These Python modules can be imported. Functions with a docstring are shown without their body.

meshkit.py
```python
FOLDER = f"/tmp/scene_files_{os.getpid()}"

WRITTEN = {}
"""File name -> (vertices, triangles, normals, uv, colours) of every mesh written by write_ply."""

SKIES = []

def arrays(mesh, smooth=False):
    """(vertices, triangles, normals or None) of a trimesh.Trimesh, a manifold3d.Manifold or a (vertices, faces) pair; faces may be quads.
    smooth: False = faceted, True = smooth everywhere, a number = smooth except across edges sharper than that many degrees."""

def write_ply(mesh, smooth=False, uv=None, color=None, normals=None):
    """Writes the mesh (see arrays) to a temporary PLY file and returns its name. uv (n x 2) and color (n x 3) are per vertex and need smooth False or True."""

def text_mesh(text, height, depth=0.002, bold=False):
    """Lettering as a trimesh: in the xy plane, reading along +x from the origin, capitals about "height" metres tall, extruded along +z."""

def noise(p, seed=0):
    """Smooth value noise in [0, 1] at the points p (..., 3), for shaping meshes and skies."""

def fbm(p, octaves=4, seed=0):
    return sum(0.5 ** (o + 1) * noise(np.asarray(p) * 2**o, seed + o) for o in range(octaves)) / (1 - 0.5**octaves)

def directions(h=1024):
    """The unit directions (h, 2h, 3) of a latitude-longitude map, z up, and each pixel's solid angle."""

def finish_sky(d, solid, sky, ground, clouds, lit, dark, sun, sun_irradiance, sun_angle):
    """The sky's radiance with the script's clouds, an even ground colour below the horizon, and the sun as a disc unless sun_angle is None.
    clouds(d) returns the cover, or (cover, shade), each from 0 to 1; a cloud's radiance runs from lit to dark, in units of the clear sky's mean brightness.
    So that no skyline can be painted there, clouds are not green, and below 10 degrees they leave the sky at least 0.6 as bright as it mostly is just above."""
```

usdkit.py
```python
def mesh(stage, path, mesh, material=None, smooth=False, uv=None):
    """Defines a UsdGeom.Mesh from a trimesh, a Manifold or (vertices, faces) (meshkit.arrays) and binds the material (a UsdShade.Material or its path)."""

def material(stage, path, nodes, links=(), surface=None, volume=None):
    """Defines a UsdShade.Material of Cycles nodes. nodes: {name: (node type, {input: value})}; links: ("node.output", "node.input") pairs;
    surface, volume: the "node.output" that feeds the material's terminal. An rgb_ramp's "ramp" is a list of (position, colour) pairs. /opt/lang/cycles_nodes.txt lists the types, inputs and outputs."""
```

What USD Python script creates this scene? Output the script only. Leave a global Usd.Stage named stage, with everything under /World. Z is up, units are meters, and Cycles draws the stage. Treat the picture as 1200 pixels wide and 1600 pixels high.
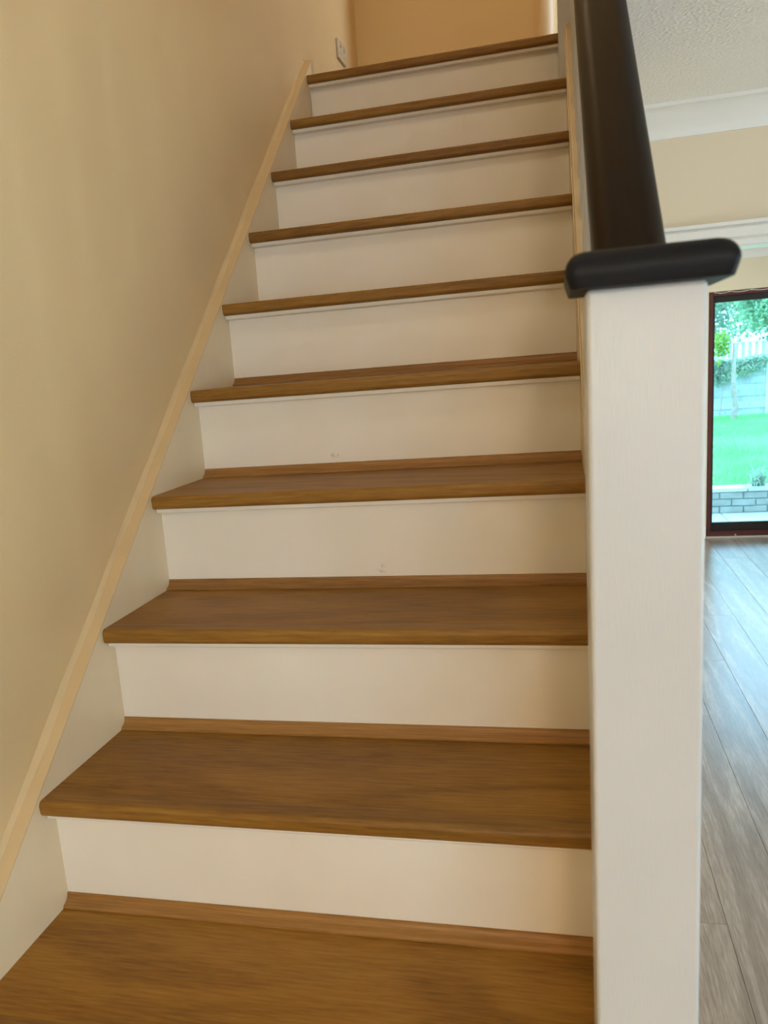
import math, random
import numpy as np, trimesh
from shapely.geometry import Polygon, box as sbox
import usdkit
from pxr import Usd, UsdGeom, UsdLux, Gf, Sdf

stage = Usd.Stage.CreateInMemory()
UsdGeom.SetStageUpAxis(stage, 'Z')
UsdGeom.SetStageMetersPerUnit(stage, 1.0)
UsdGeom.Xform.Define(stage, '/World')
UsdGeom.Scope.Define(stage, '/World/Looks')
rng = np.random.default_rng(7)
random.seed(7)

# ------------------------------------------------------------------ camera
# x runs across the stairs (0 = left end of the treads), y up the flight, z up; tread n has its nosing at y = n*G, z = n*RISE
EYE = np.array([0.7991, -0.8163, 0.8250])
YAW, PITCH, ROLL, FPX = -0.2603, -0.2101, -0.0786, 1342.0
cy_, sy_, cp_, sp_ = math.cos(YAW), math.sin(YAW), math.cos(PITCH), math.sin(PITCH)
fwd = np.array([sy_*cp_, cy_*cp_, sp_]); rgt = np.array([cy_, -sy_, 0.0]); up_ = np.cross(rgt, fwd)
cr_, sr_ = math.cos(ROLL), math.sin(ROLL)
rgt, up_ = rgt*cr_ + up_*sr_, up_*cr_ - rgt*sr_
cam = UsdGeom.Camera.Define(stage, '/World/camera')
AP = 36.0
cam.CreateHorizontalApertureAttr(AP)
cam.CreateVerticalApertureAttr(AP*1600/1200)
cam.CreateFocalLengthAttr(FPX/1200*AP)
cam.CreateHorizontalApertureOffsetAttr(71.6/1200*AP)
cam.CreateVerticalApertureOffsetAttr(62.1/1200*AP)
cam.CreateFStopAttr(10.6)
cam.CreateFocusDistanceAttr(2.0)
cam.CreateClippingRangeAttr(Gf.Vec2f(0.02, 500))
cam.CreateExposureAttr(0.0)
M = Gf.Matrix4d(*[float(x) for x in (*rgt, 0, *up_, 0, *(-fwd), 0, *EYE, 1)])
cam.AddTransformOp().Set(M)

# ------------------------------------------------------------------ light: overcast sky, unseen daylight and lamps, added fill lights
sky = UsdLux.DomeLight.Define(stage, '/World/sky')
sky.CreateIntensityAttr(2.0)
sky.CreateColorAttr(Gf.Vec3f(0.42, 0.71, 1.0))

def rect_light(name, pos, rx, rz, w, h, inten, col):
    l = UsdLux.RectLight.Define(stage, '/World/' + name)
    l.CreateWidthAttr(w); l.CreateHeightAttr(h); l.CreateIntensityAttr(inten); l.CreateColorAttr(Gf.Vec3f(*col))
    x = UsdGeom.Xformable(l); x.AddTranslateOp().Set(Gf.Vec3d(*pos)); x.AddRotateZOp().Set(rz); x.AddRotateXOp().Set(rx)
    return l

def ball_light(name, pos, r, inten, col):
    l = UsdLux.SphereLight.Define(stage, '/World/' + name)
    l.CreateRadiusAttr(r); l.CreateIntensityAttr(inten); l.CreateColorAttr(Gf.Vec3f(*col))
    UsdGeom.Xformable(l).AddTranslateOp().Set(Gf.Vec3d(*pos))

rect_light('front_window_daylight', (2.05, -3.33, 0.72), 90, 0, 1.9, 1.3, 1.9, (1, 0.95, 0.86))  # out of view behind the camera, placed to light newel and risers
rect_light('side_window_daylight', (4.34, -1.9, 0.55), 90, 90, 2.0, 1.3, 2.0, (1, 0.95, 0.84))  # fill light added to brighten the lounge and lower left wall
rect_light('dining_window_daylight', (4.34, 4.55, 0.45), 90, 90, 2.6, 1.6, 10.5, (1, 0.93, 0.8))  # fill light added to brighten the dining far wall
ball_light('hall_lamp_light', (1.04, -2.80, 0.95), 0.11, 94.0, (1, 0.72, 0.43))  # unseen warm lamp, placed to light risers and left wall
ball_light('stairwell_lamp_light', (0.45, -0.12, 3.1), 0.10, 33.0, (0.95, 1, 1))  # fill light added to brighten the upper risers
ball_light('landing_lamp_light', (0.5, 2.75, 3.65), 0.08, 36.0, (1, 0.85, 0.55))  # unseen warm lamp, placed to light the landing back wall
rect_light('rear_side_window_daylight', (4.34, 1.2, 0.1), 90, 90, 1.4, 1.5, 6.6, (1, 0.95, 0.86))  # fill light added to brighten the lounge ceiling and partition
rect_light('landing_window_daylight', (2.54, 3.75, 3.0), 90, 90, 0.6, 1.4, 16.0, (0.95, 0.97, 1))  # out of view, placed to light the rounded landing corner

# ------------------------------------------------------------------ helpers
used = {}
def numbered(parent, name):
    k = used.get((parent, name), 0); used[(parent, name)] = k + 1
    return name if k == 0 else f'{name}_{k:03d}'

def tag(p, label=None, cat=None, group=None, kind=None):
    p = p.GetPrim() if hasattr(p, 'GetPrim') else p
    for k, v in (('label', label), ('category', cat), ('group', group), ('kind', kind)):
        if v: p.SetCustomDataByKey(k, v)
    return p

def thing(name, label, cat, loc=(0, 0, 0), group=None, kind=None, parent='/World'):
    n = numbered(parent, name)
    x = UsdGeom.Xform.Define(stage, f'{parent}/{n}')
    if any(loc): x.AddTranslateOp().Set(Gf.Vec3d(*loc))
    tag(x, label, cat, group, kind)
    T.loc[f'{parent}/{n}'] = np.array(loc, float) + T.loc.get(parent, 0)
    return f'{parent}/{n}'

class T:
    loc = {'/World': np.zeros(3)}

def obj(name, mesh, mat, parent='/World', smooth=30, label=None, cat=None, group=None, kind=None):
    """One Mesh prim; the mesh is given in world coordinates and moved into the parent's frame."""
    n = numbered(parent, name)
    path = f'{parent}/{n}'
    if isinstance(mesh, (list, tuple)) and isinstance(mesh[0], trimesh.Trimesh): mesh = trimesh.util.concatenate(mesh)
    off = T.loc.get(parent, np.zeros(3))
    m = trimesh.Trimesh(np.asarray(mesh.vertices) - off, mesh.faces, process=False)
    usdkit.mesh(stage, path, m, L[mat], smooth=smooth)
    T.loc[path] = off
    tag(stage.GetPrimAtPath(path), label, cat, group, kind)
    return path

def bx(x0, x1, y0, y1, z0, z1):
    m = trimesh.creation.box((x1-x0, y1-y0, z1-z0)); m.apply_translation(((x0+x1)/2, (y0+y1)/2, (z0+z1)/2)); return m

def cb(x0, x1, y0, y1, z0, z1, r=0.003):
    """Box with chamfered edges."""
    c = []
    for sx, X in ((1, x0), (-1, x1)):
        for sy, Y in ((1, y0), (-1, y1)):
            for sz, Z in ((1, z0), (-1, z1)):
                c += [(X+sx*r, Y+sy*r, Z), (X+sx*r, Y, Z+sz*r), (X, Y+sy*r, Z+sz*r)]
    return trimesh.convex.convex_hull(np.array(c))

def rb(x0, x1, y0, y1, z0, z1, r=0.005, n=2):
    """Box with rounded edges."""
    s = trimesh.creation.icosphere(n).vertices * r
    c = [s + (X, Y, Z) for X in (x0+r, x1-r) for Y in (y0+r, y1-r) for Z in (z0+r, z1-r)]
    return trimesh.convex.convex_hull(np.vstack(c))

def extrude(poly, h): return trimesh.creation.extrude_polygon(poly, h, engine='earcut')

def along_x(pts, x0, x1):
    """(y, z) outline extruded along x."""
    m = extrude(pts if isinstance(pts, Polygon) else Polygon(pts), x1-x0); v = m.vertices.copy()
    return trimesh.Trimesh(np.stack([x0+v[:, 2], v[:, 0], v[:, 1]], 1), m.faces, process=False)

def along_y(pts, y0, y1):
    m = extrude(pts if isinstance(pts, Polygon) else Polygon(pts), y1-y0); v = m.vertices.copy()
    return trimesh.Trimesh(np.stack([v[:, 0], y0+v[:, 2], v[:, 1]], 1), m.faces[:, ::-1], process=False)

def arc(cx, cy, r, a0, a1, n=6):
    return [(cx+r*math.cos(math.radians(a0+(a1-a0)*i/n)), cy+r*math.sin(math.radians(a0+(a1-a0)*i/n))) for i in range(n+1)]

def lin(h):
    c = [int(h[i:i+2], 16)/255 for i in (0, 2, 4)]
    return tuple(x/12.92 if x <= .04045 else ((x+.055)/1.055)**2.4 for x in c)

# ------------------------------------------------------------------ materials
L = {}
def mat(name, nodes, links, surface='p.BSDF'):
    L[name] = usdkit.material(stage, '/World/Looks/' + name, nodes, links, surface=surface)

def paint(name, col, rough=0.55, scale=9.0, amt=0.05, bump=0.02, bscale=180, spec=0.4, brush=None):
    """Painted surface: slight blotchiness, fine roller or brush relief."""
    col = np.array(col)
    n = {'g': ('geometry', {}),
         'n1': ('noise_texture', {'scale': scale, 'detail': 4.0}),
         'r1': ('rgb_ramp', {'ramp': [(0.3, tuple(col*(1-amt))), (0.7, tuple(np.minimum(col*(1+amt*0.6), 0.95)))]}),
         'n2': ('noise_texture', {'scale': bscale, 'detail': 3.0}),
         'b': ('bump', {'strength': bump*10, 'distance': 0.001}),
         'p': ('principled_bsdf', {'roughness': rough, 'specular_ior_level': spec})}
    l = [('g.position', 'n1.vector'), ('n1.fac', 'r1.fac'), ('r1.color', 'p.base_color'), ('n2.fac', 'b.height'), ('b.normal', 'p.normal')]
    if brush:
        n['mp'] = ('mapping', {'scale': brush}); l += [('g.position', 'mp.vector'), ('mp.vector', 'n2.vector')]
    else:
        l += [('g.position', 'n2.vector')]
    mat(name, n, l)

WALL = (0.76, 0.575, 0.315)
paint('wall_paint', WALL, 0.42, 3.0, 0.03, 0.03, 260)
paint('lounge_wall_paint', (0.79, 0.69, 0.53), 0.6, 3.0, 0.02, 0.03, 260)
paint('trim_cream_darkened', (0.67, 0.515, 0.295), 0.35, 14, 0.04, 0.03, 120)  # wall cream darkened in colour to offset light on the upturned string edge
paint('string_white', (0.86, 0.72, 0.485), 0.38, 10, 0.03, 0.02, 140)
paint('white_gloss', (0.575, 0.58, 0.565), 0.32, 10, 0.02, 0.05, 90, 0.5, (14, 14, 0.6))
paint('white_trim', (0.83, 0.83, 0.81), 0.35, 10, 0.02, 0.01, 120)
paint('mortar', (0.45, 0.45, 0.43), 0.9, 20, 0.1, 0.1, 200)
paint('socket_white_shaded', (0.60, 0.54, 0.43), 0.3, 10, 0.01, 0.0, 100)  # white plastic darkened, shade on the plate put into the colour
paint('socket_dark', (0.03, 0.03, 0.03), 0.5, 10, 0.01, 0.0, 100)
paint('lamp_white', (0.8, 0.78, 0.74), 0.5, 10, 0.01, 0.0, 100)

def riser_paint(name, spots):
    """White satin paint; spots = scuff marks ((x, y, z), radius) that belong to one riser each."""
    n = {'g': ('geometry', {}),
         'n1': ('noise_texture', {'scale': 7.0, 'detail': 3.0}),
         'r1': ('rgb_ramp', {'ramp': [(0.3, (0.83, 0.78, 0.68)), (0.7, (0.87, 0.82, 0.73))]}),
         'n2': ('noise_texture', {'scale': 240.0, 'detail': 3.0}),
         'b': ('bump', {'strength': 0.12, 'distance': 0.001}),
         'p': ('principled_bsdf', {'roughness': 0.36, 'specular_ior_level': 0.5})}
    l = [('g.position', 'n1.vector'), ('n1.fac', 'r1.fac'), ('g.position', 'n2.vector'), ('n2.fac', 'b.height'), ('b.normal', 'p.normal')]
    last = 'r1.color'
    n['ns'] = ('noise_texture', {'scale': 130.0, 'detail': 4.0}); l.append(('g.position', 'ns.vector'))
    n['rs'] = ('rgb_ramp', {'ramp': [(0.48, (0, 0, 0)), (0.62, (1, 1, 1))]}); l.append(('ns.fac', 'rs.fac'))
    for i, (c, r) in enumerate(spots):
        n[f'd{i}'] = ('vector_math', {'math_type': 'distance', 'vector2': c})
        n[f'e{i}'] = ('rgb_ramp', {'ramp': [(0.0, (0.55, 0.55, 0.55)), (r*0.6, (0.5, 0.5, 0.5)), (r, (0, 0, 0))]})
        n[f'f{i}'] = ('mix', {'mix_type': 'multiply', 'fac': 1.0})
        n[f'm{i}'] = ('mix', {'color2': (0.50, 0.43, 0.34)})
        l += [('g.position', f'd{i}.vector1'), (f'd{i}.value', f'e{i}.fac'), (f'e{i}.color', f'f{i}.color1'), ('rs.color', f'f{i}.color2'), (f'f{i}.color', f'm{i}.fac'), (last, f'm{i}.color1')]
        last = f'm{i}.color'
    l.append((last, 'p.base_color'))
    mat(name, n, l)

def wood(name, dark, mid, light, stretch, rough=0.4, ring=2.0, ringamt=0.35, vary=0.0, spec=0.45, fine=1.0, bump=0.15, figure=None, coat=0.0):
    """Timber: long fibres, broad figure from distorted bands, pores; stretch = scale per axis (small along the grain)."""
    n = {'g': ('geometry', {}), 'oi': ('object_info', {}),
         'off': ('vector_math', {'math_type': 'scale', 'vector1': (37.0, 23.0, 51.0)}),
         'add': ('vector_math', {'math_type': 'add'}),
         'mp': ('mapping', {'scale': stretch}),
         'mp2': ('mapping', {'scale': figure or tuple(s*0.42 for s in stretch)}),
         'nf': ('noise_texture', {'scale': 9.0*fine, 'detail': 5.0, 'roughness': 0.62}),
         'nr': ('noise_texture', {'scale': 1.0, 'detail': 2.0, 'distortion': 0.6}),
         'mr': ('math', {'math_type': 'multiply', 'value2': 9.0*ring}),
         'sn': ('math', {'math_type': 'sine'}),
         'mm': ('math', {'math_type': 'multiply_add', 'value2': ringamt*0.5, 'value3': 0.0}),
         'sum': ('math', {'math_type': 'add'}),
         'r': ('rgb_ramp', {'ramp': [(0.22, dark), (0.5, mid), (0.80, light)]}),
         'nv': ('math', {'math_type': 'multiply_add', 'value2': vary, 'value3': 1.0 - vary*0.5}),
         'vm': ('vector_math', {'math_type': 'scale'}),
         'np': ('noise_texture', {'scale': 30.0*fine, 'detail': 2.0}),
         'b': ('bump', {'strength': bump, 'distance': 0.001}),
         'p': ('principled_bsdf', {'roughness': rough, 'specular_ior_level': spec, 'coat_weight': coat, 'coat_roughness': 0.22})}
    l = [('oi.random', 'off.scale'), ('off.vector', 'add.vector2'), ('g.position', 'add.vector1'), ('add.vector', 'mp.vector'), ('add.vector', 'mp2.vector'),
         ('mp.vector', 'nf.vector'), ('mp2.vector', 'nr.vector'), ('nr.fac', 'mr.value1'), ('mr.value', 'sn.value1'), ('sn.value', 'mm.value1'),
         ('mm.value', 'sum.value1'), ('nf.fac', 'sum.value2'), ('sum.value', 'r.fac'), ('oi.random', 'nv.value1'), ('nv.value', 'vm.scale'), ('r.color', 'vm.vector1'), ('vm.vector', 'p.base_color'),
         ('mp.vector', 'np.vector'), ('np.fac', 'b.height'), ('b.normal', 'p.normal')]
    mat(name, n, l)

OD, OM, OL = (0.185, 0.082, 0.014), (0.285, 0.134, 0.019), (0.375, 0.19, 0.035)
wood('oak_tread', OD, OM, OL, (1.5, 17, 17), 0.44, 3.6, 0.24, 0.10, 0.22, 1.3, 0.15, (1.3, 4.6, 4.6))
wood('oak_nosing_darkened', tuple(0.80*np.array(OD)), tuple(0.85*np.array(OM)), tuple(0.90*np.array(OL)), (1.6, 22, 22), 0.44, 1.6, 0.22, 0.10, 0.35)  # tread oak darkened in colour to offset light on the nosing fronts
wood('oak_scotia', (0.19, 0.085, 0.020), (0.32, 0.155, 0.038), (0.43, 0.22, 0.06), (1.4, 40, 40), 0.45, 2.0, 0.22, 0.10)
wood('floor_plank', (0.20, 0.14, 0.105), (0.28, 0.205, 0.165), (0.43, 0.345, 0.29), (13, 0.9, 13), 0.26, 3.2, 0.26, 0.14, 0.8, 1.4, 0.3, (6, 0.55, 6), 0.15)
wood('dark_handrail', (0.006, 0.003, 0.001), (0.010, 0.005, 0.0016), (0.015, 0.008, 0.003), (24, 2.0, 2.0), 0.38, 1.5, 0.2, 0.0, 0.10)
paint('black_cap', (0.0085, 0.0085, 0.0095), 0.52, 20, 0.1, 0.02, 160, 0.18)
wood('mahogany_frame', (0.055, 0.010, 0.009), (0.085, 0.016, 0.014), (0.12, 0.026, 0.020), (8, 8, 8), 0.4, 1.5, 0.15, 0.0)
paint('dark_gasket', (0.014, 0.010, 0.010), 0.5, 20, 0.05, 0.0, 100)
paint('aluminium', (0.55, 0.50, 0.48), 0.4, 20, 0.05, 0.0, 100)
paint('white_wire', (0.75, 0.72, 0.66), 0.4, 20, 0.05, 0.0, 100)

# artex ceiling: fine stippled relief
mat('artex', {'g': ('geometry', {}), 'n': ('noise_texture', {'scale': 85.0, 'detail': 4.0, 'roughness': 0.65}), 'v': ('voronoi_texture', {'scale': 110.0}),
              'a': ('math', {'math_type': 'add'}), 'b': ('bump', {'strength': 0.5, 'distance': 0.004}),
              'p': ('principled_bsdf', {'base_color': (0.88, 0.86, 0.82), 'roughness': 0.55, 'specular_ior_level': 0.4})},
    [('g.position', 'n.vector'), ('g.position', 'v.vector'), ('n.fac', 'a.value1'), ('v.distance', 'a.value2'), ('a.value', 'b.height'), ('b.normal', 'p.normal')])

# glazing: a cool tinted pane that lets the daylight through
mat('window_glass', {'t': ('transparent_bsdf', {'color': (0.95, 0.97, 0.96)}), 'gl': ('glossy_bsdf', {'roughness': 0.02}), 'f': ('fresnel', {'IOR': 1.45}), 'm': ('mix_closure', {})},
    [('f.fac', 'm.fac'), ('t.BSDF', 'm.closure1'), ('gl.BSDF', 'm.closure2')], surface='m.closure')
mat('pane_glass', {'t': ('transparent_bsdf', {'color': (0.84, 0.97, 0.97)}), 'gl': ('glossy_bsdf', {'color': (0.9, 1, 1), 'roughness': 0.02}), 'f': ('fresnel', {'IOR': 1.45}), 'm': ('mix_closure', {})},
    [('f.fac', 'm.fac'), ('t.BSDF', 'm.closure1'), ('gl.BSDF', 'm.closure2')], surface='m.closure')

def leafy(name, a, b, scale=2.0):
    mat(name, {'g': ('geometry', {}), 'n': ('noise_texture', {'scale': scale, 'detail': 3.0}), 'r': ('rgb_ramp', {'ramp': [(0.35, a), (0.65, b)]}),
               'd': ('principled_bsdf', {'roughness': 0.6, 'specular_ior_level': 0.3}), 't': ('translucent_bsdf', {}), 'm': ('mix_closure', {'fac': 0.35})},
        [('g.position', 'n.vector'), ('n.fac', 'r.fac'), ('r.color', 'd.base_color'), ('r.color', 't.color'), ('d.BSDF', 'm.closure1'), ('t.BSDF', 'm.closure2')], surface='m.closure')
leafy('leaf_green', (0.24, 0.42, 0.28), (0.44, 0.64, 0.40))
leafy('leaf_yellow', (0.24, 0.42, 0.07), (0.38, 0.56, 0.12))
leafy('leaf_grey', (0.30, 0.42, 0.34), (0.50, 0.62, 0.48))
leafy('grass', (0.24, 0.56, 0.24), (0.36, 0.70, 0.34), 1.2)
paint('paving', (0.60, 0.58, 0.54), 0.8, 5, 0.12, 0.1, 60)
paint('block_stone', (0.46, 0.46, 0.44), 0.85, 9, 0.2, 0.1, 80)
paint('coping_stone', (0.70, 0.69, 0.66), 0.8, 9, 0.1, 0.1, 80)
wood('fence_timber', (0.33, 0.35, 0.37), (0.46, 0.48, 0.50), (0.60, 0.61, 0.62), (6, 6, 1.0), 0.8, 1.5, 0.2, 0.2)
paint('fence_rail', (0.66, 0.66, 0.65), 0.7, 9, 0.08, 0.05, 80)
paint('bark', (0.42, 0.33, 0.29), 0.9, 12, 0.2, 0.2, 60)
paint('soil', (0.16, 0.13, 0.10), 0.95, 8, 0.2, 0.1, 60)

# ------------------------------------------------------------------ measures
G, RISE, T_, OH = 0.2509, 0.2, 0.0269, 0.0385     # going, rise, nosing thickness, nosing overhang
S = RISE/G
XR = 0.8435                                       # inner face of the outer string
XW = -0.030                                       # wall face on the left
FLOOR, CEIL, LAND = -0.8, 1.495, 1.8
YF = -3.2                                         # front wall
YP0, YP1 = 2.10, 2.22                             # partition with the opening
YD = 6.74                                         # far wall with the patio door
XE = 4.2                                          # right-hand walls
ROOF = 4.15
def nl(y): return S*y                              # nosing line

# ------------------------------------------------------------------ the setting
def struct(name, mesh, m, label, parent='/World', smooth=30):
    return obj(name, mesh, m, parent, smooth, label, None, None, 'structure' if parent == '/World' else None)

struct('wall_left', bx(XW-0.12, XW, YF-0.12, 3.42, FLOOR-0.1, ROOF), 'wall_paint', 'cream painted wall running up the left side of the stairs')
pb = Polygon([(XW, 3.30)] + [(.73, 3.30)] + arc(.73, 3.40, .10, -90, 0, 10)[1:] + [(.83, 4.2), (XW, 4.2)])
mb_ = extrude(pb, ROOF-LAND+.3); mb_.apply_translation((0, 0, LAND-.3))
struct('wall_back', mb_, 'wall_paint', 'cream wall with a rounded corner at the back of the upstairs landing', smooth=40)
fw = Polygon([(XW, FLOOR-.1), (XE+.12, FLOOR-.1), (XE+.12, ROOF), (XW, ROOF)], [[(1.1, .07), (3.0, .07), (3.0, 1.37), (1.1, 1.37)]])
struct('wall_front', along_y(fw, YF-0.12, YF), 'lounge_wall_paint', 'cream wall behind the viewer with the unseen front glazing')
rwp = Polygon([(YF, FLOOR-.1), (YD, FLOOR-.1), (YD, CEIL+.2), (YF, CEIL+.2)], [[(-2.9, -.1), (-.9, -.1), (-.9, 1.2), (-2.9, 1.2)], [(.5, -.65), (1.9, -.65), (1.9, .85), (.5, .85)], [(3.3, -.3), (5.8, -.3), (5.8, 1.2), (3.3, 1.2)]])
struct('wall_right', along_x(rwp, XE, XE+0.12), 'lounge_wall_paint', 'cream right-hand wall of the lounge')
# partition between lounge and dining area, opening from x = 1.15
OX0, OX1, OZ = 1.17, 3.2, 1.105
pw = Polygon([(0.93, FLOOR), (OX0, FLOOR), (OX0, OZ), (OX1, OZ), (OX1, FLOOR), (XE, FLOOR), (XE, CEIL+.02), (0.93, CEIL+.02)])
struct('wall_partition', [along_y(pw, YP0, YP1), bx(.8785, .93, YP0, YP1, FLOOR, 1.36)], 'lounge_wall_paint', 'cream wall above the wide opening between the two rooms')
fr = Polygon([(0.81, FLOOR-.1), (1.97, FLOOR-.1), (1.97, 1.181), (4.12, 1.181), (4.12, FLOOR-.1), (XE, FLOOR-.1), (XE, ROOF-1), (0.81, ROOF-1)])
struct('wall_far', along_y(fr, YD, YD+0.2), 'lounge_wall_paint', 'cream far wall around the garden door')
struct('wall_inner', bx(0.81, 0.93, YP1, YD, FLOOR, CEIL+.02), 'lounge_wall_paint', 'cream inner wall of the dining room')
struct('wall_stairwell', bx(0.93, 1.03, -0.42, 2.30, CEIL+.01, ROOF), 'wall_paint', 'cream wall enclosing the upper part of the stairwell')
struct('wall_bulkhead', bx(XW, 0.9295, -0.42, -0.30, CEIL, ROOF), 'wall_paint', 'cream bulkhead over the foot of the stairs')
struct('wall_landing', bx(1.03, 2.4, 2.30, 2.40, LAND, ROOF), 'wall_paint', 'cream side wall of the landing')
struct('wall_passage', bx(.5, 2.5, 4.2, 4.3, LAND-.3, ROOF), 'wall_paint', 'cream wall at the far side of the upstairs passage')
ew = Polygon([(2.30, LAND-.3), (4.2, LAND-.3), (4.2, ROOF), (2.30, ROOF)], [[(3.45, 2.3), (4.05, 2.3), (4.05, 3.7), (3.45, 3.7)]])
struct('wall_end', along_x(ew, 2.4, 2.5), 'wall_paint', 'cream end wall of the upstairs passage, out of view, with a small glazed opening')
wn3 = thing('window_5', 'small white framed glazing, out of view in the upstairs passage, placed to light the landing corner', None, kind='structure')  # out of view, frames the daylight placed for the landing corner
obj('window_frame', [bx(2.42, 2.48, 3.45, 3.50, 2.3, 3.7), bx(2.42, 2.48, 4.0, 4.05, 2.3, 3.7), bx(2.42, 2.48, 3.50, 4.0, 2.3, 2.35), bx(2.42, 2.48, 3.50, 4.0, 3.65, 3.7)], 'white_trim', wn3)
obj('pane', bx(2.445, 2.451, 3.50, 4.0, 2.35, 3.65), 'window_glass', wn3)
# ceilings
struct('ceiling', [bx(0.93, XE, YF, YP0, CEIL, CEIL+.0095), bx(XW, 0.93, YF, -0.42, CEIL, CEIL+.0095)], 'artex', 'stippled off-white lounge ceiling')
struct('ceiling_dining', bx(0.93, XE, YP1, YD, CEIL, CEIL+.02), 'artex', 'stippled off-white dining room ceiling')
struct('ceiling_upper', bx(XW-.12, 2.5, -0.42, 4.3, ROOF, ROOF+.1), 'lounge_wall_paint', 'unseen pale ceiling above the stairwell and landing')  # out of view, keeps sky light out of the stairwell
struct('roof_slab', [bx(1.0305, XE+.12, YF-.12, YD+.2, CEIL+.021, CEIL+.12)], 'lounge_wall_paint', 'unseen floor slab above the ground-floor rooms, closing off the sky')  # out of view, keeps sky light out of the rooms
struct('floor_landing', [bx(XW, 0.93, 2.52, 3.30, LAND-.29, LAND), bx(0.93, 2.4, 2.40, 3.30, LAND-.18, LAND), bx(.83, 2.4, 3.30, 4.2, LAND-.18, LAND)], 'oak_tread', 'oak floor of the upstairs landing')

# wooden floor, plank by plank
fl = thing('floor', 'pale limed oak plank floor running towards the garden door', None, kind='structure')
PW = 0.186
x_lines = 1.23
ends = {0: [3.01], 1: [3.73], 2: [4.533], 3: [5.02], 4: [6.01]}
for k in range(-7, 17):
    x0 = x_lines + k*PW; x1 = min(x0 + PW, XE)
    x0 = max(x0, XW)
    if x1 - x0 < 0.02: continue
    e0 = ends.get(k, [2.2 + (k*0.731) % 2.1])[0]
    ys = sorted([e0 + j*2.05 for j in range(-5, 4)])
    top = YD if x0 > 0.9 else (YP0 if x1 < 0.93 else YD)
    cuts = [YF] + [y for y in ys if YF + .15 < y < top - .15] + [top]
    for a, b in zip(cuts[:-1], cuts[1:]):
        if x1 < 0.86 and a > -0.3: continue
        b2 = min(b, 0.0) if x1 < 0.86 else b
        obj('plank', cb(x0+.0004, x1-.0004, a+.0004, b2-.0004, FLOOR-.014, FLOOR + 0.0002*((k*7) % 3), 0.0008), 'floor_plank', fl, smooth=False)
obj('subfloor', bx(XW, XE, YF, YD+.2, FLOOR-.1, FLOOR-.0142), 'soil', fl)

# coving (trim): concave quarter between wall and ceiling with a small lip
def cove(name, ywall, z_b, proj, x0, x1, label):
    p = [(ywall, z_b), (ywall-0.006, z_b)]
    n = 10
    cx, cz, r = ywall-proj+0.004, z_b+0.004, None
    for i in range(n+1):
        a = math.pi/2*i/n
        p.append((ywall-0.005-(proj-0.020)*(1-math.cos(a)), z_b+(proj-0.009)*math.sin(a)))
    p += [(ywall-proj+.015, CEIL-.0085), (ywall-proj+.001, CEIL-0.0110), (ywall-proj, CEIL-.0095), (ywall-proj, CEIL), (ywall, CEIL)]
    return struct(name, along_x(p, x0, x1), 'white_trim', label)
cove('trim_1', YP0, 1.4125, 0.0825, 0.93, XE, 'white coving between the lounge ceiling and the wall above the opening')
cove('trim_2', YD, 1.414, 0.081, 0.93, XE, 'white coving above the garden door')
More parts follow.
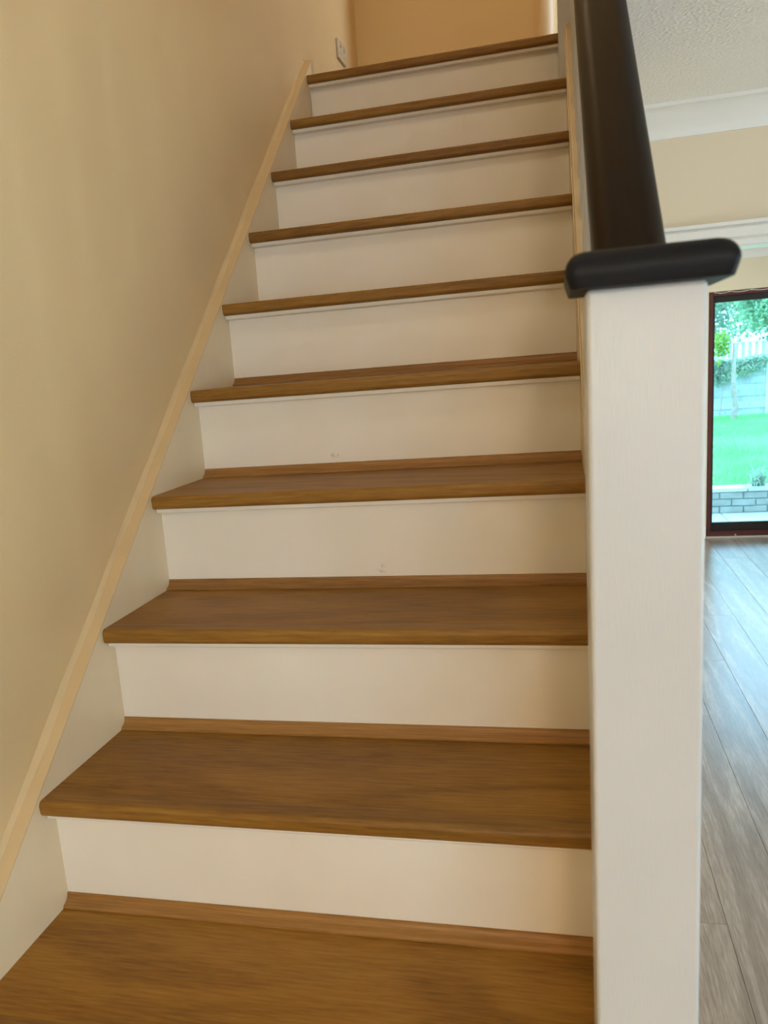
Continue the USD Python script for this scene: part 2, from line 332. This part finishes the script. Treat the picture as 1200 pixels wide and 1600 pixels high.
# architrave round the opening
ap = [(0, 0), (-0.010, 0), (-0.012, 0.004), (-0.012, 0.018), (-0.008, 0.020), (-0.008, 0.022), (-0.019, 0.026), (-0.019, 0.052), (-0.011, 0.054), (-0.011, 0.057), (-0.022, 0.060), (-0.022, 0.070), (0, 0.072)]
head = along_x([(YP0+a, OZ-0.016+b) for a, b in ap], OX0-0.055, OX1+0.055)
tr = thing('trim_3', 'white moulded architrave round the opening between the rooms', None, kind='structure')
obj('architrave_head', head, 'white_trim', tr)
obj('architrave_leg', along_y([(0, 0), (.055, 0), (.055, 1), (0, 1)], 0, .02).apply_transform(np.diag([1, 1, OZ-.016-FLOOR, 1])).apply_translation((OX0-.055, YP0-.02, FLOOR)), 'white_trim', tr)
obj('architrave_leg', along_y([(0, 0), (.055, 0), (.055, 1), (0, 1)], 0, .02).apply_transform(np.diag([1, 1, OZ-.016-FLOOR, 1])).apply_translation((OX1, YP0-.02, FLOOR)), 'white_trim', tr)
obj('lining', [bx(OX0, OX1, YP0-.004, YP1+.004, OZ-.016, OZ), bx(OX0, OX0+.016, YP0-.004, YP1+.004, FLOOR, OZ-.016), bx(OX1-.016, OX1, YP0-.004, YP1+.004, FLOOR, OZ-.016)], 'white_trim', tr)
# skirting
sk = [(0, 0), (-.015, 0), (-.015, .085), (-.009, .10), (0, .10)]
struct('baseboard_far', along_x([(YD+a, FLOOR+b) for a, b in sk], 0.945, 1.965), 'white_trim', 'white skirting board on the far wall')
struct('baseboard_inner', bx(.93, .945, YP1, YD, FLOOR, FLOOR+.1), 'white_trim', 'white skirting board along the dining room inner wall')
window_count = 1
def added_side_glazing(label, y0, y1, z0, z1):  # added glazing out of view on the right, goes with the fill lights
    global window_count
    window_count += 1
    w = thing(f'window_{window_count}', label, None, kind='structure')
    ym_ = (y0+y1)/2
    obj('window_frame', [bx(XE+.03, XE+.09, y0, y1, z0, z0+.06), bx(XE+.03, XE+.09, y0, y1, z1-.06, z1), bx(XE+.03, XE+.09, y0, y0+.06, z0+.06, z1-.06), bx(XE+.03, XE+.09, y1-.06, y1, z0+.06, z1-.06), bx(XE+.03, XE+.09, ym_-.03, ym_+.03, z0+.06, z1-.06)], 'white_trim', w)
    obj('pane', bx(XE+.06, XE+.066, y0+.06, ym_-.03, z0+.06, z1-.06), 'window_glass', w)
    obj('pane', bx(XE+.06, XE+.066, ym_+.03, y1-.06, z0+.06, z1-.06), 'window_glass', w)
added_side_glazing('added white framed side glazing of the lounge, out of view, for fill light', -2.9, -.9, -.1, 1.2)
added_side_glazing('added white framed low side glazing of the lounge near the opening, for fill light', .5, 1.9, -.65, .85)
added_side_glazing('added white framed side glazing of the dining room, for fill light on the far wall', 3.3, 5.8, -.3, 1.2)
struct('baseboard_right', bx(XE-.015, XE, YF, YD, FLOOR, FLOOR+.1), 'white_trim', 'white skirting board along the right-hand wall')

# front glazing, unseen behind the viewer, placed to light newel and risers
wn = thing('window_1', 'white framed front glazing, unseen behind the viewer', None, kind='structure')
obj('window_frame', [bx(1.1, 3.0, YF-.09, YF-.03, .07, .13), bx(1.1, 3.0, YF-.09, YF-.03, 1.31, 1.37), bx(1.1, 1.16, YF-.09, YF-.03, .13, 1.31), bx(2.94, 3.0, YF-.09, YF-.03, .13, 1.31), bx(2.02, 2.08, YF-.09, YF-.03, .13, 1.31)], 'white_trim', wn)
obj('pane', bx(1.16, 2.02, YF-.066, YF-.06, .13, 1.31), 'window_glass', wn)
obj('pane', bx(2.08, 2.94, YF-.066, YF-.06, .13, 1.31), 'window_glass', wn)
obj('window_sill', cb(1.05, 3.05, YF-.03, YF+.12, .04, .07), 'white_trim', wn)

# garden door: dark mahogany sliding door
dr = thing('door_1', 'dark mahogany framed sliding glass door to the garden', None, kind='structure')
DX0, DX1, DZ1 = 1.972, 4.118, 1.178
def mframe(x0, x1, z0, z1, w, y0, y1):
    return [cb(x0, x0+w, y0, y1, z0, z1, .002), cb(x1-w, x1, y0, y1, z0, z1, .002), cb(x0+w, x1-w, y0, y1, z0, z0+w, .002), cb(x0+w, x1-w, y0, y1, z1-w, z1, .002)]
YDf = YD-0.004
fd = obj('jamb', cb(DX0, DX0+.030, YDf, YDf+.10, -.742, DZ1, .002), 'mahogany_frame', dr)
obj('jamb', cb(DX1-.030, DX1, YDf, YDf+.10, -.742, DZ1, .002), 'mahogany_frame', dr)
obj('head', cb(DX0+.030, DX1-.030, YDf, YDf+.10, DZ1-.030, DZ1, .002), 'mahogany_frame', dr)
sl = obj('sill', [cb(DX0, DX1, YDf-.012, YDf+.10, -.783, -.755, .003), cb(DX0, DX1, YDf-.004, YDf+.10, -.755, -.742, .002)], 'mahogany_frame', dr)
obj('threshold', cb(DX0-.005, DX1, YDf-.022, YDf+.10, -.800, -.783, .003), 'aluminium', dr)
DM = 3.04
for x0, x1, y in ((DX0+.030, DM+.03, YDf+.020), (DM-.03, DX1-.030, YDf+.058)):
    z0, z1 = -.742, DZ1-.030
    st = [cb(x0, x0+.016, y, y+.034, z0, z1, .002), cb(x1-.050, x1, y, y+.034, z0, z1, .002), cb(x0+.016, x1-.050, y, y+.034, z0, z0+.070, .002), cb(x0+.016, x1-.050, y, y+.034, z1-.050, z1, .002)]
    p = obj('sliding_sash', st, 'dark_gasket', dr)
    obj('pane', bx(x0+.016, x1-.050, y+.014, y+.019, z0+.070, z1-.050), 'pane_glass', dr)
obj('screw_cap', trimesh.creation.icosphere(2, .006).apply_translation((2.194, YDf-.012, -.772)), 'white_wire', dr)

# net-curtain wire slung along the head of the door, with its hooks
cw = thing('curtain_wire', 'thin pale curtain wire slung on hooks along the head of the garden door', 'curtain wire')
def tube(p, r, n=6):
    p = np.asarray(p, float)
    segs = []
    for a, b in zip(p[:-1], p[1:]): segs.append(trimesh.creation.cylinder(r, segment=[a, b], sections=n))
    return trimesh.util.concatenate(segs)
hooks = [2.01, 2.115, 2.275, 2.43, 2.60, 2.77, 2.94, 3.11, 3.28, 3.45, 3.62, 3.75]
pts = []
for a, b in zip(hooks[:-1], hooks[1:]):
    for i in range(6):
        t = i/6; pts.append((a+(b-a)*t, YDf-.012, 1.176-.010*4*t*(1-t)))
pts.append((hooks[-1], YDf-.012, 1.176))
obj('wire', tube(pts, .0022), 'white_wire', cw)
for h in hooks:
    obj('hook', [tube([(h, YDf+.002, 1.171), (h, YDf-.012, 1.171), (h, YDf-.014, 1.179)], .003), trimesh.creation.icosphere(1, .005).apply_translation((h, YDf-.012, 1.174))], 'white_wire', cw)

# ------------------------------------------------------------------ staircase
stc = thing('staircase', 'straight staircase with oak treads and white risers climbing between wall and newel post', 'staircase', (0.42, -0.75, FLOOR))
NX0, NX1, NY0, NY1 = 0.8225, 0.9155, -0.062, 0.030     # newel
newel_cut = bx(NX0-.0005, NX1, NY0-.0005, NY1+.0005, -2, 2)
def cut(m):
    r = trimesh.boolean.difference([m, newel_cut], engine='manifold')
    return trimesh.Trimesh(r.vertices, r.faces, process=False)
NJ = 0.040
for k in range(-3, 10):
    y, z = k*G, k*RISE
    yr = (k+1)*G + OH                              # face of the next riser
    back = yr + .012 if k < 9 else 2.52
    # nosing: bullnose front strip, then the plank behind it across a hairline joint
    nose = [(y+NJ, z)] + arc(y+.0085, z-.0085, .0085, 90, 180, 6) + [(y+.0010, z-.0165)] + arc(y+.0100, z-T_+.0090, .0090, 185, 270, 6) + [(y+NJ, z-T_)]
    plank = [(y+NJ+.0004, z), (y+NJ+.0004, z-T_), (back, z-T_), (back, z)]
    mn, mp = along_x(nose, 0.0005, XR-.0005), along_x(plank, 0.0005, XR-.0005)
    if k in (-1, 0): mn, mp = cut(mn), cut(mp)
    tp = obj('tread', mp, 'oak_tread', stc)
    obj('nosing', mn, 'oak_nosing_darkened', tp)
    # scotia bead at the back of the tread
    if k < 9:
        q = [(yr-.0005, z+.0003), (yr-.0190, z+.0003), (yr-.0190, z+.0035), (yr-.0165, z+.0050)] + [(yr-.0030-.0125*(1-math.sin(math.radians(a))), z+.0060+.0115*(1-math.cos(math.radians(a)))) for a in (15, 30, 45, 60, 75, 90)] + [(yr-.0030, z+.0190), (yr-.0005, z+.0195)]
        mb = along_x(q, 0.0008, XR-.0008)
        if k in (-1, 0): mb = cut(mb)
        obj('scotia_bead', mb, 'oak_scotia', tp)
    # riser under this tread and the white-painted lip of the old tread under the nosing
    yk = k*G + OH
    spots = {4: [((0.313, yk, z-.168), .013)], 3: [((0.457, yk, z-.166), .011)]}.get(k, [])
    mname = 'riser_white' if not spots else f'riser_white_scuffed_{k}'
    if mname not in L: riser_paint(mname, spots)
    mr = bx(0.0003, XR-.0003, yk, yk+.014, z-RISE+(.0002), z-T_-.0002)
    if k in (-1, 0): mr = cut(mr)
    rp = obj('riser', mr, mname, stc)
    lip = [(yk+.001, z-T_-.0004), (y+.0150, z-T_-.0004)] + arc(y+.0190, z-T_-.0060, .0040, 180, 270, 4) + [(yk+.001, z-T_-.0110)]
    ml = along_x(lip, 0.0015, XR-.0006)
    if k in (-1, 0): ml = cut(ml)
    obj('riser_lip', ml, 'riser_white', rp)
# wall string on the left: white board, cream top edge, caulk along the wall
Y0s, Y1s, HS = -0.93, 2.362, 0.0058
CT = .0015
ztop = nl(Y1s-.026)+HS
endcap = [(Y1s-.030, LAND+.0005), (Y1s, LAND+.0005), (Y1s, ztop-.008), (Y1s-.003, ztop+.001), (Y1s-.010, ztop+.006), (Y1s-.018, ztop+.0055), (Y1s-.030, nl(Y1s-.030)+HS)]
strip = [(Y0s, nl(Y0s)+HS-CT*1.3), (Y1s-.0301, nl(Y1s-.0301)+HS-CT*1.3), (Y1s-.0301, nl(Y1s-.0301)+HS), (Y0s, nl(Y0s)+HS)]
sp = [(Y0s, nl(Y0s)+HS-CT*1.3-.0001), (Y1s-.0302, nl(Y1s-.0302)+HS-CT*1.3-.0001), (Y1s-.0302, LAND+.0005), (2.29, LAND+.0005), (2.29, nl(2.29)-.45), (Y0s+.35, FLOOR+.0005), (Y0s, FLOOR+.0005)]
obj('wall_string', along_x(Polygon([(a, max(b, FLOOR+.0005)) for a, b in sp]).buffer(0), XW+.0003, .0002), 'string_white', stc, label='white painted string board along the left wall')
obj('string_cap', [along_x(strip, XW+.0003, .0004), along_x(endcap, XW+.0003, .0004)], 'trim_cream_darkened', stc, smooth=20, label='cream painted top edge of the left string')
cb_pts = []
nseg = 60
vv, ff = [], []
for i in range(nseg+1):
    yy = Y0s + (Y1s-.030-Y0s)*i/nseg
    w = .0075 + .0022*math.sin(i*1.7) + .0015*math.sin(i*0.61)
    for (dx, dh) in ((0, .012+.002*math.sin(i*1.1)), (w*.5, .0045), (w, .0005), (0, .0002)):
        vv.append((XW+.0003+dx, yy, nl(yy)+HS+dh))
for i in range(nseg):
    for j in range(4):
        a, b = i*4+j, i*4+(j+1) % 4
        ff += [(a, a+4, b), (b, a+4, b+4)]
ff += [(0, 1, 2), (0, 2, 3), (nseg*4, nseg*4+2, nseg*4+1), (nseg*4, nseg*4+3, nseg*4+2)]
cm = trimesh.Trimesh(np.array(vv), np.array(ff), process=False); trimesh.repair.fix_normals(cm)
obj('caulk_line', cm, 'trim_cream_darkened', stc)
# outer string on the right and the panel below it
XS1 = 0.8955
HB = 0.050
osp = [(NY1, nl(NY1)-.28), (NY1, nl(NY1)+HB-.034), (2.196, nl(2.196)+HB-.034), (2.196, nl(2.196)-.28)]
obj('outer_string', along_x(osp, XR, XS1), 'string_white', stc, label='white painted string board below the spindles')
spn = [(-.70, FLOOR), (2.09, FLOOR), (2.09, nl(2.09)-.285), (-.63, FLOOR+.006)]
obj('spandrel_panel', along_x(spn, .862, .878), 'string_white', stc)

# ------------------------------------------------------------------ balustrade
bal = thing('balustrade', 'white newel post, spindles and dark wooden handrail on the right of the stairs', 'balustrade', ((NX0+NX1)/2, (NY0+NY1)/2, FLOOR))
nw = obj('newel_post', rb(NX0, NX1, NY0, NY1, FLOOR+.0005, 0.8712, .0045), 'white_gloss', bal, label='square white gloss newel post in the foreground')
# flat cap with rolled edges: stacked outlines
def rr(x0, x1, y0, y1, r, n=5):
    return np.array(arc(x1-r, y1-r, r, 0, 90, n) + arc(x0+r, y1-r, r, 90, 180, n) + arc(x0+r, y0+r, r, 180, 270, n) + arc(x1-r, y0+r, r, 270, 360, n))
CX0, CX1, CY0, CY1 = 0.8065, 0.9365, -0.0850, 0.0490
prof = [(.0040, .8712), (.0034, .8722), (.0022, .8760), (.0010, .8800)] + [(.0145*(1-math.cos(math.radians(a))), .8840+.0162*math.sin(math.radians(a))) for a in (0, 12, 24, 36, 48, 60, 72, 82)]
rows = [np.c_[rr(CX0+i, CX1-i, CY0+i, CY1-i, .0085), np.full(24, z)] for i, z in prof]
V = np.vstack(rows + [[[(CX0+CX1)/2, (CY0+CY1)/2, prof[0][1]]], [[(CX0+CX1)/2, (CY0+CY1)/2, .9003]]]); F = []
nr = 24
for i in range(len(prof)-1):
    for j in range(nr):
        a, b, c, d = i*nr+j, i*nr+(j+1) % nr, (i+1)*nr+(j+1) % nr, (i+1)*nr+j
        F += [(a, b, c), (a, c, d)]
for j in range(nr):
    F += [(len(V)-2, (j+1) % nr, j), (len(V)-1, (len(prof)-1)*nr+j, (len(prof)-1)*nr+(j+1) % nr)]
obj('newel_cap', trimesh.Trimesh(V, np.array(F), process=False), 'black_cap', nw, smooth=40, label='flat black cap on the newel post')
def slope_sweep(prof2, y0, y1, n=2):
    """(x, w) outline swept up the pitch line; w = height above the nosing line, measured plumb."""
    P = np.array(prof2); k = len(P); V = []
    for y in (y0, y1): V += [(x, y, nl(y)+w) for x, w in P]
    F = []
    for j in range(k):
        a, b = j, (j+1) % k; F += [(a, b, k+b), (a, k+b, k+a)]
    tri = extrude(Polygon(P), 1.0)
    m = trimesh.creation.triangulate_polygon(Polygon(P), engine='earcut')
    v2, f2 = m
    off = len(V); V += [(x, y0, nl(y0)+w) for x, w in v2]; F += [tuple(off+i for i in f[::-1]) for f in f2]
    off = len(V); V += [(x, y1, nl(y1)+w) for x, w in v2]; F += [tuple(off+i for i in f) for f in f2]
    mm = trimesh.Trimesh(np.array(V), np.array(F), process=False); mm.merge_vertices(); trimesh.repair.fix_normals(mm)
    return mm
HX0, HX1, HH = .8345, .9015, .802
q = 1.28
hp = arc(HX0+.010, HH+.010*q, .010, 180, 270, 5) + arc(HX1-.010, HH+.010*q, .010, 270, 360, 5) + arc(HX1-.018, HH+.058-.018, .018, 0, 90, 6) + arc(HX0+.018, HH+.058-.018, .018, 90, 180, 6)
obj('handrail', slope_sweep(hp, NY1-.001, 2.201), 'dark_handrail', bal, smooth=40, label='dark brown polished handrail')
XB = XR + .0015
bp = arc(XB+.0035, HB-.0035, .0035, 90, 180, 3) + [(XB, HB-.034), (XS1+.003, HB-.034)] + arc(XS1+.003-.0035, HB-.0035, .0035, 0, 90, 3)
obj('base_rail', slope_sweep(bp, NY1-.001, 2.201), 'trim_cream_darkened', bal, smooth=40, label='cream painted base rail carrying the spindles')
SX0, SX1 = .8580, .8900
for i in range(14):
    y0 = .203 + .141*i; c = .003
    o8 = [(SX0+c, y0), (SX1-c, y0), (SX1, y0+c), (SX1, y0+.032-c), (SX1-c, y0+.032), (SX0+c, y0+.032), (SX0, y0+.032-c), (SX0, y0+c)]
    V = [(x, y, nl(y)+HB-.001) for x, y in o8] + [(x, y, nl(y)+HH+.002) for x, y in o8]; F = []
    for j in range(8):
        a, b = j, (j+1) % 8; F += [(a, b, 8+b), (a, 8+b, 8+a)]
    for j in range(1, 7): F += [(0, j+1, j), (8, 8+j, 8+j+1)]
    obj('spindle', trimesh.Trimesh(np.array(V, float), np.array(F), process=False), 'white_gloss', bal)
un = obj('upper_newel_post', rb(.8240, .9140, 2.196, 2.286, 1.25, 2.78, .0045), 'white_gloss', bal)
obj('upper_newel_cap', cb(.806, .932, 2.178, 2.304, 2.78, 2.808, .006), 'black_cap', un)

# ------------------------------------------------------------------ double socket on the left wall by the landing
so = thing('double_socket', 'small white double socket on the left wall at the top of the stairs', 'socket', (XW, 2.948, 2.078))
ym, zm = 2.948, 2.078
obj('faceplate', rb(XW, XW+.010, ym-.067, ym+.067, zm-.037, zm+.037, .003, 1), 'socket_white_shaded', so)
for s in (-1, 1):
    yc = ym + s*.033
    obj('rocker_switch', cb(XW+.0095, XW+.0135, yc-s*.004-.006, yc-s*.004+.006, zm+.012, zm+.030, .001), 'socket_white_shaded', so)
    obj('pin_holes', [bx(XW+.0099, XW+.0104, yc-.002, yc+.002, zm+.004, zm+.012), bx(XW+.0099, XW+.0104, yc-.0145, yc-.0085, zm-.016, zm-.012), bx(XW+.0099, XW+.0104, yc+.0085, yc+.0145, zm-.016, zm-.012)], 'socket_dark', so)

# ------------------------------------------------------------------ garden
pv = thing('patio_paving', 'pale paving slabs outside the garden door', None, kind='structure')
obj('paving_bed', bx(-1, 8, YD+.2, 8.40, -1.05, -.915), 'mortar', pv)
for i in range(10):
    for j in range(4):
        x0, y0 = 1.0+i*.455, YD+.22+j*.37
        obj('slab', cb(x0, x0+.447, y0, min(y0+.362, 8.395), -.94, -.90+.001*((i*3+j) % 3), .004), 'paving', pv, smooth=False)
rw = thing('retaining_wall', 'low grey block wall holding up the lawn behind the paving', 'wall', (3, 8.45, -.9))
obj('mortar_core', bx(0.8, 6.2, 8.415, 8.56, -1.0, -.69), 'mortar', rw)
for j in range(3):
    for i in range(24):
        x0 = 0.8 + i*.222 - (.11 if j % 2 else 0)
        if x0 > 6.0: continue
        d = .003*((i*5+j*3) % 4)
        obj('block', cb(x0, x0+.214, 8.400-d, 8.50, -.90+j*.072, -.90+j*.072+.064, .005), 'block_stone', rw, smooth=False)
for i in range(12):
    obj('coping', cb(.8+i*.452, .8+i*.452+.447, 8.375, 8.60, -.685, -.648, .005), 'coping_stone', rw, smooth=False)
lawn_z = lambda y: -.665 + .003*(y-8.6)
LV = [(-8, 8.58, -1.2), (14, 8.58, -1.2), (14, 40, -1.2), (-8, 40, -1.2), (-8, 8.58, -.67), (14, 8.58, -.67), (14, 40, -.67+.003*31.4), (-8, 40, -.67+.003*31.4)]
lm = trimesh.convex.convex_hull(np.array(LV))
struct('lawn', lm, 'grass', 'flat green lawn between the retaining wall and the fence')
# grass blades in the part of the lawn that the door shows
def blades(n, seed, xr, yr, hmin, hmax):
    r = np.random.default_rng(seed)
    y = r.uniform(*yr, n); x = r.uniform(0, 1, n)*(xr[1]-xr[0]) + xr[0] + (y-yr[0])*.14
    h = r.uniform(hmin, hmax, n); a = r.uniform(0, 2*np.pi, n); w = r.uniform(.004, .009, n); ln = r.normal(0, .35, (n, 2))*h[:, None]
    z = lawn_z(y)
    A = np.stack([x-w*np.cos(a), y-w*np.sin(a), z-.01], 1); B = np.stack([x+w*np.cos(a), y+w*np.sin(a), z-.01], 1); C = np.stack([x+ln[:, 0], y+ln[:, 1], z+h], 1)
    V = np.stack([A, B, C], 1).reshape(-1, 3)
    return trimesh.Trimesh(V, np.arange(3*n).reshape(-1, 3), process=False)
obj('grass_blades', blades(26000, 3, (1.9, 4.6), (8.62, 16.8), .03, .09), 'grass', smooth=False, label='short green grass growing over the lawn beyond the door', cat='grass', kind='stuff')

def leaves(n, seed, centre, radii, size, shell=.55):
    """Leaf quads (two triangles, folded) scattered through a lumpy crown."""
    r = np.random.default_rng(seed)
    d = r.normal(size=(n, 3)); d /= np.linalg.norm(d, axis=1, keepdims=True)
    lump = 1 + .22*np.sin(d[:, 0]*5+seed) * np.cos(d[:, 2]*6+seed*2) + .15*np.sin(d[:, 1]*9)
    rad = (shell + (1-shell)*r.random(n)**.6) * lump
    c = np.array(centre) + d*rad[:, None]*np.array(radii)
    u = r.normal(size=(n, 3)); u /= np.linalg.norm(u, axis=1, keepdims=True)
    w = np.cross(u, r.normal(size=(n, 3))); w /= np.linalg.norm(w, axis=1, keepdims=True)
    s = size*r.uniform(.6, 1.3, n)[:, None]
    V = np.stack([c-u*s, c+w*s*.45, c+u*s, c-w*s*.45], 1).reshape(-1, 3)
    k = np.arange(n)*4
    F = np.vstack([np.stack([k, k+1, k+2], 1), np.stack([k, k+2, k+3], 1)])
    return trimesh.Trimesh(V, F, process=False)
def trunk(x, y, z0, z1, r0, r1, seed):
    r = np.random.default_rng(seed); p = [(x+.02*r.normal(), y+.02*r.normal(), z0+(z1-z0)*i/5) for i in range(6)]
    m = []
    for i in range(5):
        s0 = trimesh.creation.icosphere(1, r0+(r1-r0)*i/5); s1 = trimesh.creation.icosphere(1, r0+(r1-r0)*(i+1)/5)
        m.append(trimesh.convex.convex_hull(np.vstack([s0.vertices+p[i], s1.vertices+p[i+1]])))
    return trimesh.util.concatenate(m)
FY = 17.0
FZ = lawn_z(FY)
# fence: lapped boards below, open top of thin uprights, pale posts between the panels
fp = thing('fence', 'grey-blue lapped timber fence with an open slatted top at the end of the lawn', 'fence', (4.6, FY, FZ))
for x0 in (0.86, 2.74, 4.62, 6.50):
    for j in range(9):
        z0 = FZ + .02 + j*.115
        m = bx(x0, x0+1.82, FY, FY+.016, z0, z0+.125)
        if j % 2: m.apply_translation((0, -.017, 0))
        obj('board', m, 'fence_timber', fp, smooth=False)
    obj('rail', cb(x0, x0+1.82, FY-.045, FY, FZ+1.035, FZ+1.075, .004), 'fence_rail', fp)
    obj('rail', cb(x0, x0+1.82, FY-.03, FY, FZ+1.34, FZ+1.37, .004), 'fence_rail', fp)
    for j in range(16):
        xx = x0 + .01 + j*.1153
        obj('upright', cb(xx, xx+.065, FY, FY+.014, FZ+1.02, FZ+1.36, .003), 'fence_timber', fp, smooth=False)
for x0 in (2.69, 4.57, 6.45):
    obj('post', cb(x0-.008, x0+.048, FY-.03, FY+.07, FZ-.05, FZ+1.33, .008), 'fence_rail', fp)
ivy = thing('ivy', 'trailing ivy hanging over the fence below its slatted top', 'ivy', (3.9, FY, FZ))
obj('ivy_leaves', [leaves(1500, 21, (4.05, FY-.17, .27), (.50, .08, .16), .04, .2), leaves(700, 22, (3.75, FY-.17, .18), (.22, .08, .20), .04, .2), leaves(350, 23, (4.5, FY-.17, .40), (.35, .08, .08), .035, .2)], 'leaf_grey', ivy, smooth=False)
obj('ivy_stem', tube([(3.75, FY-.12, FZ), (3.8, FY-.12, -.2), (3.9, FY-.12, .2), (4.3, FY-.12, .36)], .012), 'bark', ivy)
for (nm, lab, x, y, zc, rad, n, sz, mt, sd) in (
        ('tree', 'big soft green tree filling the view above the fence', 5.15, 19.4, 1.85, (1.0, .8, 1.25), 15000, .05, 'leaf_green', 31),
        ('tree', 'grey-green tree behind the fence at the left of the pane', 3.9, 21.6, 1.75, (1.1, .8, 1.35), 12000, .055, 'leaf_grey', 32),
        ('tree', 'pale grey-green tree at the right above the fence', 6.6, 22.2, 1.8, (1.2, .9, 1.4), 12000, .055, 'leaf_grey', 33),
        ('young_tree', 'slim young tree with yellow-green leaves before the fence', 3.86, 16.2, .70, (.16, .14, .30), 420, .04, 'leaf_yellow', 34)):
    t = thing(nm, lab, 'tree', (x, y, lawn_z(y)))
    obj('crown', leaves(n, sd, (x - (.21 if nm == 'young_tree' else 0), y, zc), rad, sz, .25), mt, t, smooth=False)
    big = nm == 'tree'
    obj('trunk', trunk(x, y, lawn_z(y)-.05, zc, .12 if big else .055, .05 if big else .03, sd), 'bark', t)
for i, (x, y, lab) in enumerate(((2.72, 8.50, 'spiky pale plant leaning over the low wall, right of the door edge'), (3.35, 8.48, 'second spiky plant on the low wall, further right'))):
    r = np.random.default_rng(50+i); ms = []
    for j in range(60):
        a = r.uniform(0, 2*np.pi); l = r.uniform(.12, .28); e = r.uniform(-.3, .9)
        tip = np.array([x+l*math.cos(a)*.8, y+l*math.sin(a)*.5-.06, -.62+l*e]); base = np.array([x+.03*r.normal(), y, -.655]); mid = (tip+base)/2+(0, 0, .06)
        w = np.array([-math.sin(a), math.cos(a), 0])*.008
        V = np.array([base-w, base+w, mid+w, mid-w, tip]); ms.append(trimesh.Trimesh(V, [(0, 1, 2), (0, 2, 3), (3, 2, 4)], process=False))
    t = thing('garden_plant', lab, 'plant', (x, y, -.65))
    obj('leaf_tuft', ms, 'leaf_grey', t, smooth=False)
    obj('plant_stem', trunk(x, y, -.70, -.62, .02, .015, 60+i), 'bark', t)
